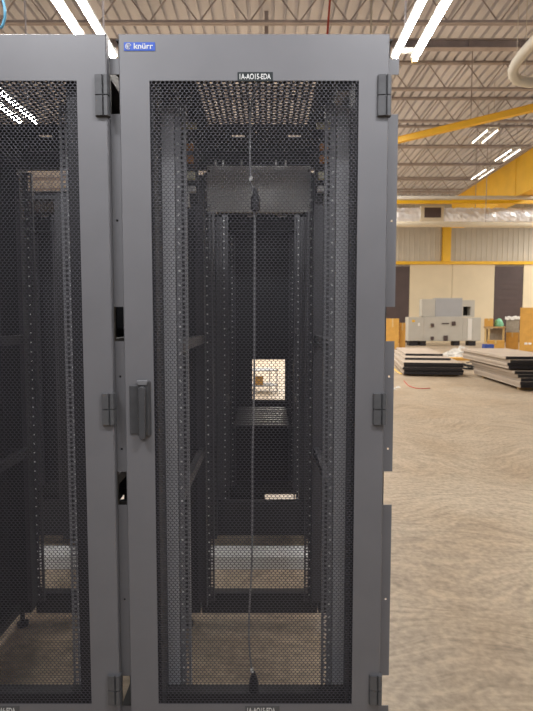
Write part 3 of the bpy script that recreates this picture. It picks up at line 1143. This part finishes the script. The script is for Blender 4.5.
# right stack
near = ground(520.5, 391.5)
rzr = -0.055
GR = 'black-ended panels in the right stack'
for k in range(2):
    o = MB().box(-.5, .5, -.05, .05, 0, .07).build('timber_bearer', M['timber'])
    o.location = (near.x + .58 + (0.3 + 2 * k) * .055, near.y + .3 + 2.2 * k, 0)
    o.rotation_euler.z = rzr
    tag(o, 'timber bearer under the %s end of the right panel stack' % ('near', 'far')[k], 'bearer', 'bearers under the panel stacks')
z = 0.07
W_ = 1.25
for k in range(5):
    dx = [.02, 0, .03, -.01, -.06][k]
    dy = [.02, 0, .04, .1, .14][k]
    panel((near.x + W_ / 2 + dx, near.y + dy, z), rzr, W_, 3.0, .068, 'tan panel with black end, %s in the lower bundle of the right stack' % ('bottom', 'second', 'third', 'fourth', 'top')[k], GR)
    z += .070
for k in range(2):
    o = MB().box(-.5, .5, -.04, .04, 0, .03).build('timber_bearer', M['timber'])
    o.location = (near.x + .58 + (.6 + 1.6 * k) * .055, near.y + .6 + 1.8 * k, z)
    o.rotation_euler.z = rzr
    tag(o, 'timber bearer between the two bundles of the right stack, %s one' % ('near', 'far')[k], 'bearer', 'bearers under the panel stacks')
z += .031
for k in range(4):
    dx = [-.13, -.15, -.12, -.17][k]
    dy = [.28, .3, .24, .34][k]
    panel((near.x + W_ / 2 + dx, near.y + dy, z), rzr, W_, 3.2, .066, 'tan panel with black end, %s in the upper bundle of the right stack' % ('bottom', 'second', 'third', 'top')[k], GR)
    z += .068


# crumpled plastic and cables between the stacks
def heap(cx_, cy_, rx_, ry_, h_, m_, name, seed):
    rnd = random.Random(seed)
    o = MB()
    n, r = 18, 6
    for j in range(r):
        t_ = j / r
        for k in range(n):
            a_ = 2 * PI * k / n
            s_ = (1 - t_) * (1 + rnd.uniform(-.22, .22))
            o.v.append((rx_ * s_ * math.cos(a_), ry_ * s_ * math.sin(a_), h_ * (t_ ** .7) * (1 + rnd.uniform(-.3, .3)) if j else 0))
    o.v.append((0, 0, h_))
    for j in range(r - 1):
        for k in range(n):
            o.f.append((j * n + k, j * n + (k + 1) % n, (j + 1) * n + (k + 1) % n, (j + 1) * n + k))
    for k in range(n):
        o.f.append(((r - 1) * n + k, (r - 1) * n + (k + 1) % n, r * n))
    o.m = [0] * len(o.f)
    o = o.build(name, M[m_])
    o.location = (cx_, cy_, 0)
    return o


q = ground(461, 356.5)
tag(heap(q.x, q.y, .85, .5, .40, 'wrap', 'plastic_wrap', 3), 'crumpled clear plastic wrap heap on the floor between the panel stacks', 'plastic wrap')
q = ground(461, 359.5)
o = MB().box(-.55, .55, -.2, .2, 0, .10).build('orange_board', M['carton'], bevel=.01)
o.location = (q.x, q.y - .3, 0)
tag(o, 'flat orange-brown board in front of the crumpled plastic wrap', 'board')
q = ground(466, 369)
cb = []
rnd = random.Random(5)
for k in range(60):
    a_ = k * .55
    cb.append(Vector((q.x + (.24 + .1 * math.sin(k * .37)) * math.cos(a_) + rnd.uniform(-.05, .05) + .05 * math.sin(k * .1), q.y + .45 * math.sin(a_) + rnd.uniform(-.08, .08), .022 + .11 * (k / 60) + rnd.uniform(0, .05))))
o = MB().tube(smooth(cb, 4), 0.016, 6).build('black_cable', M['black'], smooth=True)
tag(o, 'tangled black cable on the floor between the two panel stacks', 'cable')
o = MB()
pts = [ground(x, y) + Vector((0, 0, .008)) for x, y in ((404, 381), (408, 385.5), (414, 388), (422, 389), (430, 388.5))]
o.tube(smooth(pts), 0.010, 6)
tag(o.build('red_strap', M['red']), 'loose red strap on the floor in front of the left panel stack', 'strap')
o = MB()
pts = [ground(x, y) + Vector((0, 0, .012)) for x, y in ((389, 363), (394, 369), (398, 372.5), (401.5, 374.5))]
o.tube(smooth(pts), 0.02, 6)
tag(o.build('yellow_strap', M['strap']), 'yellow strap on the floor left of the left panel stack', 'strap')
for k, (px, py) in enumerate(((393.5, 389), (398, 387.5))):
    q = ground(px, py)
    tag(heap(q.x, q.y, .06, .05, .03, 'print', 'paper_scrap', 11 + k), 'tiny white scrap on the floor by the rack edge, %s one' % ('nearer', 'farther')[k], 'scrap', 'scraps on the floor')

# ------------------------------------------------------------------ world, camera, view
w = bpy.data.worlds.new('hall_air')
bpy.context.scene.world = w
w.use_nodes = True
bg = w.node_tree.nodes['Background']
bg.inputs['Color'].default_value = (1.0, 0.98, 0.97, 1)
bg.inputs['Strength'].default_value = 0.04

cam = bpy.data.cameras.new('camera')
cam.sensor_fit = 'HORIZONTAL'
cam.sensor_width = 36
cam.lens = 36 * F / 533
cam.clip_end = 200
cam.dof.use_dof = True
cam.dof.focus_distance = 1.62
cam.dof.aperture_fstop = 11
co = bpy.data.objects.new('camera', cam)
C.objects.link(co)
co.location = (0, 0, H)
co.rotation_euler = (PI / 2 - TH, 0, 0)
sc = bpy.context.scene
sc.camera = co
sc.view_settings.view_transform = 'Standard'
sc.view_settings.look = 'None'
sc.view_settings.gamma = 1
sc.view_settings.use_curve_mapping = False
sc.view_settings.exposure = 0.0
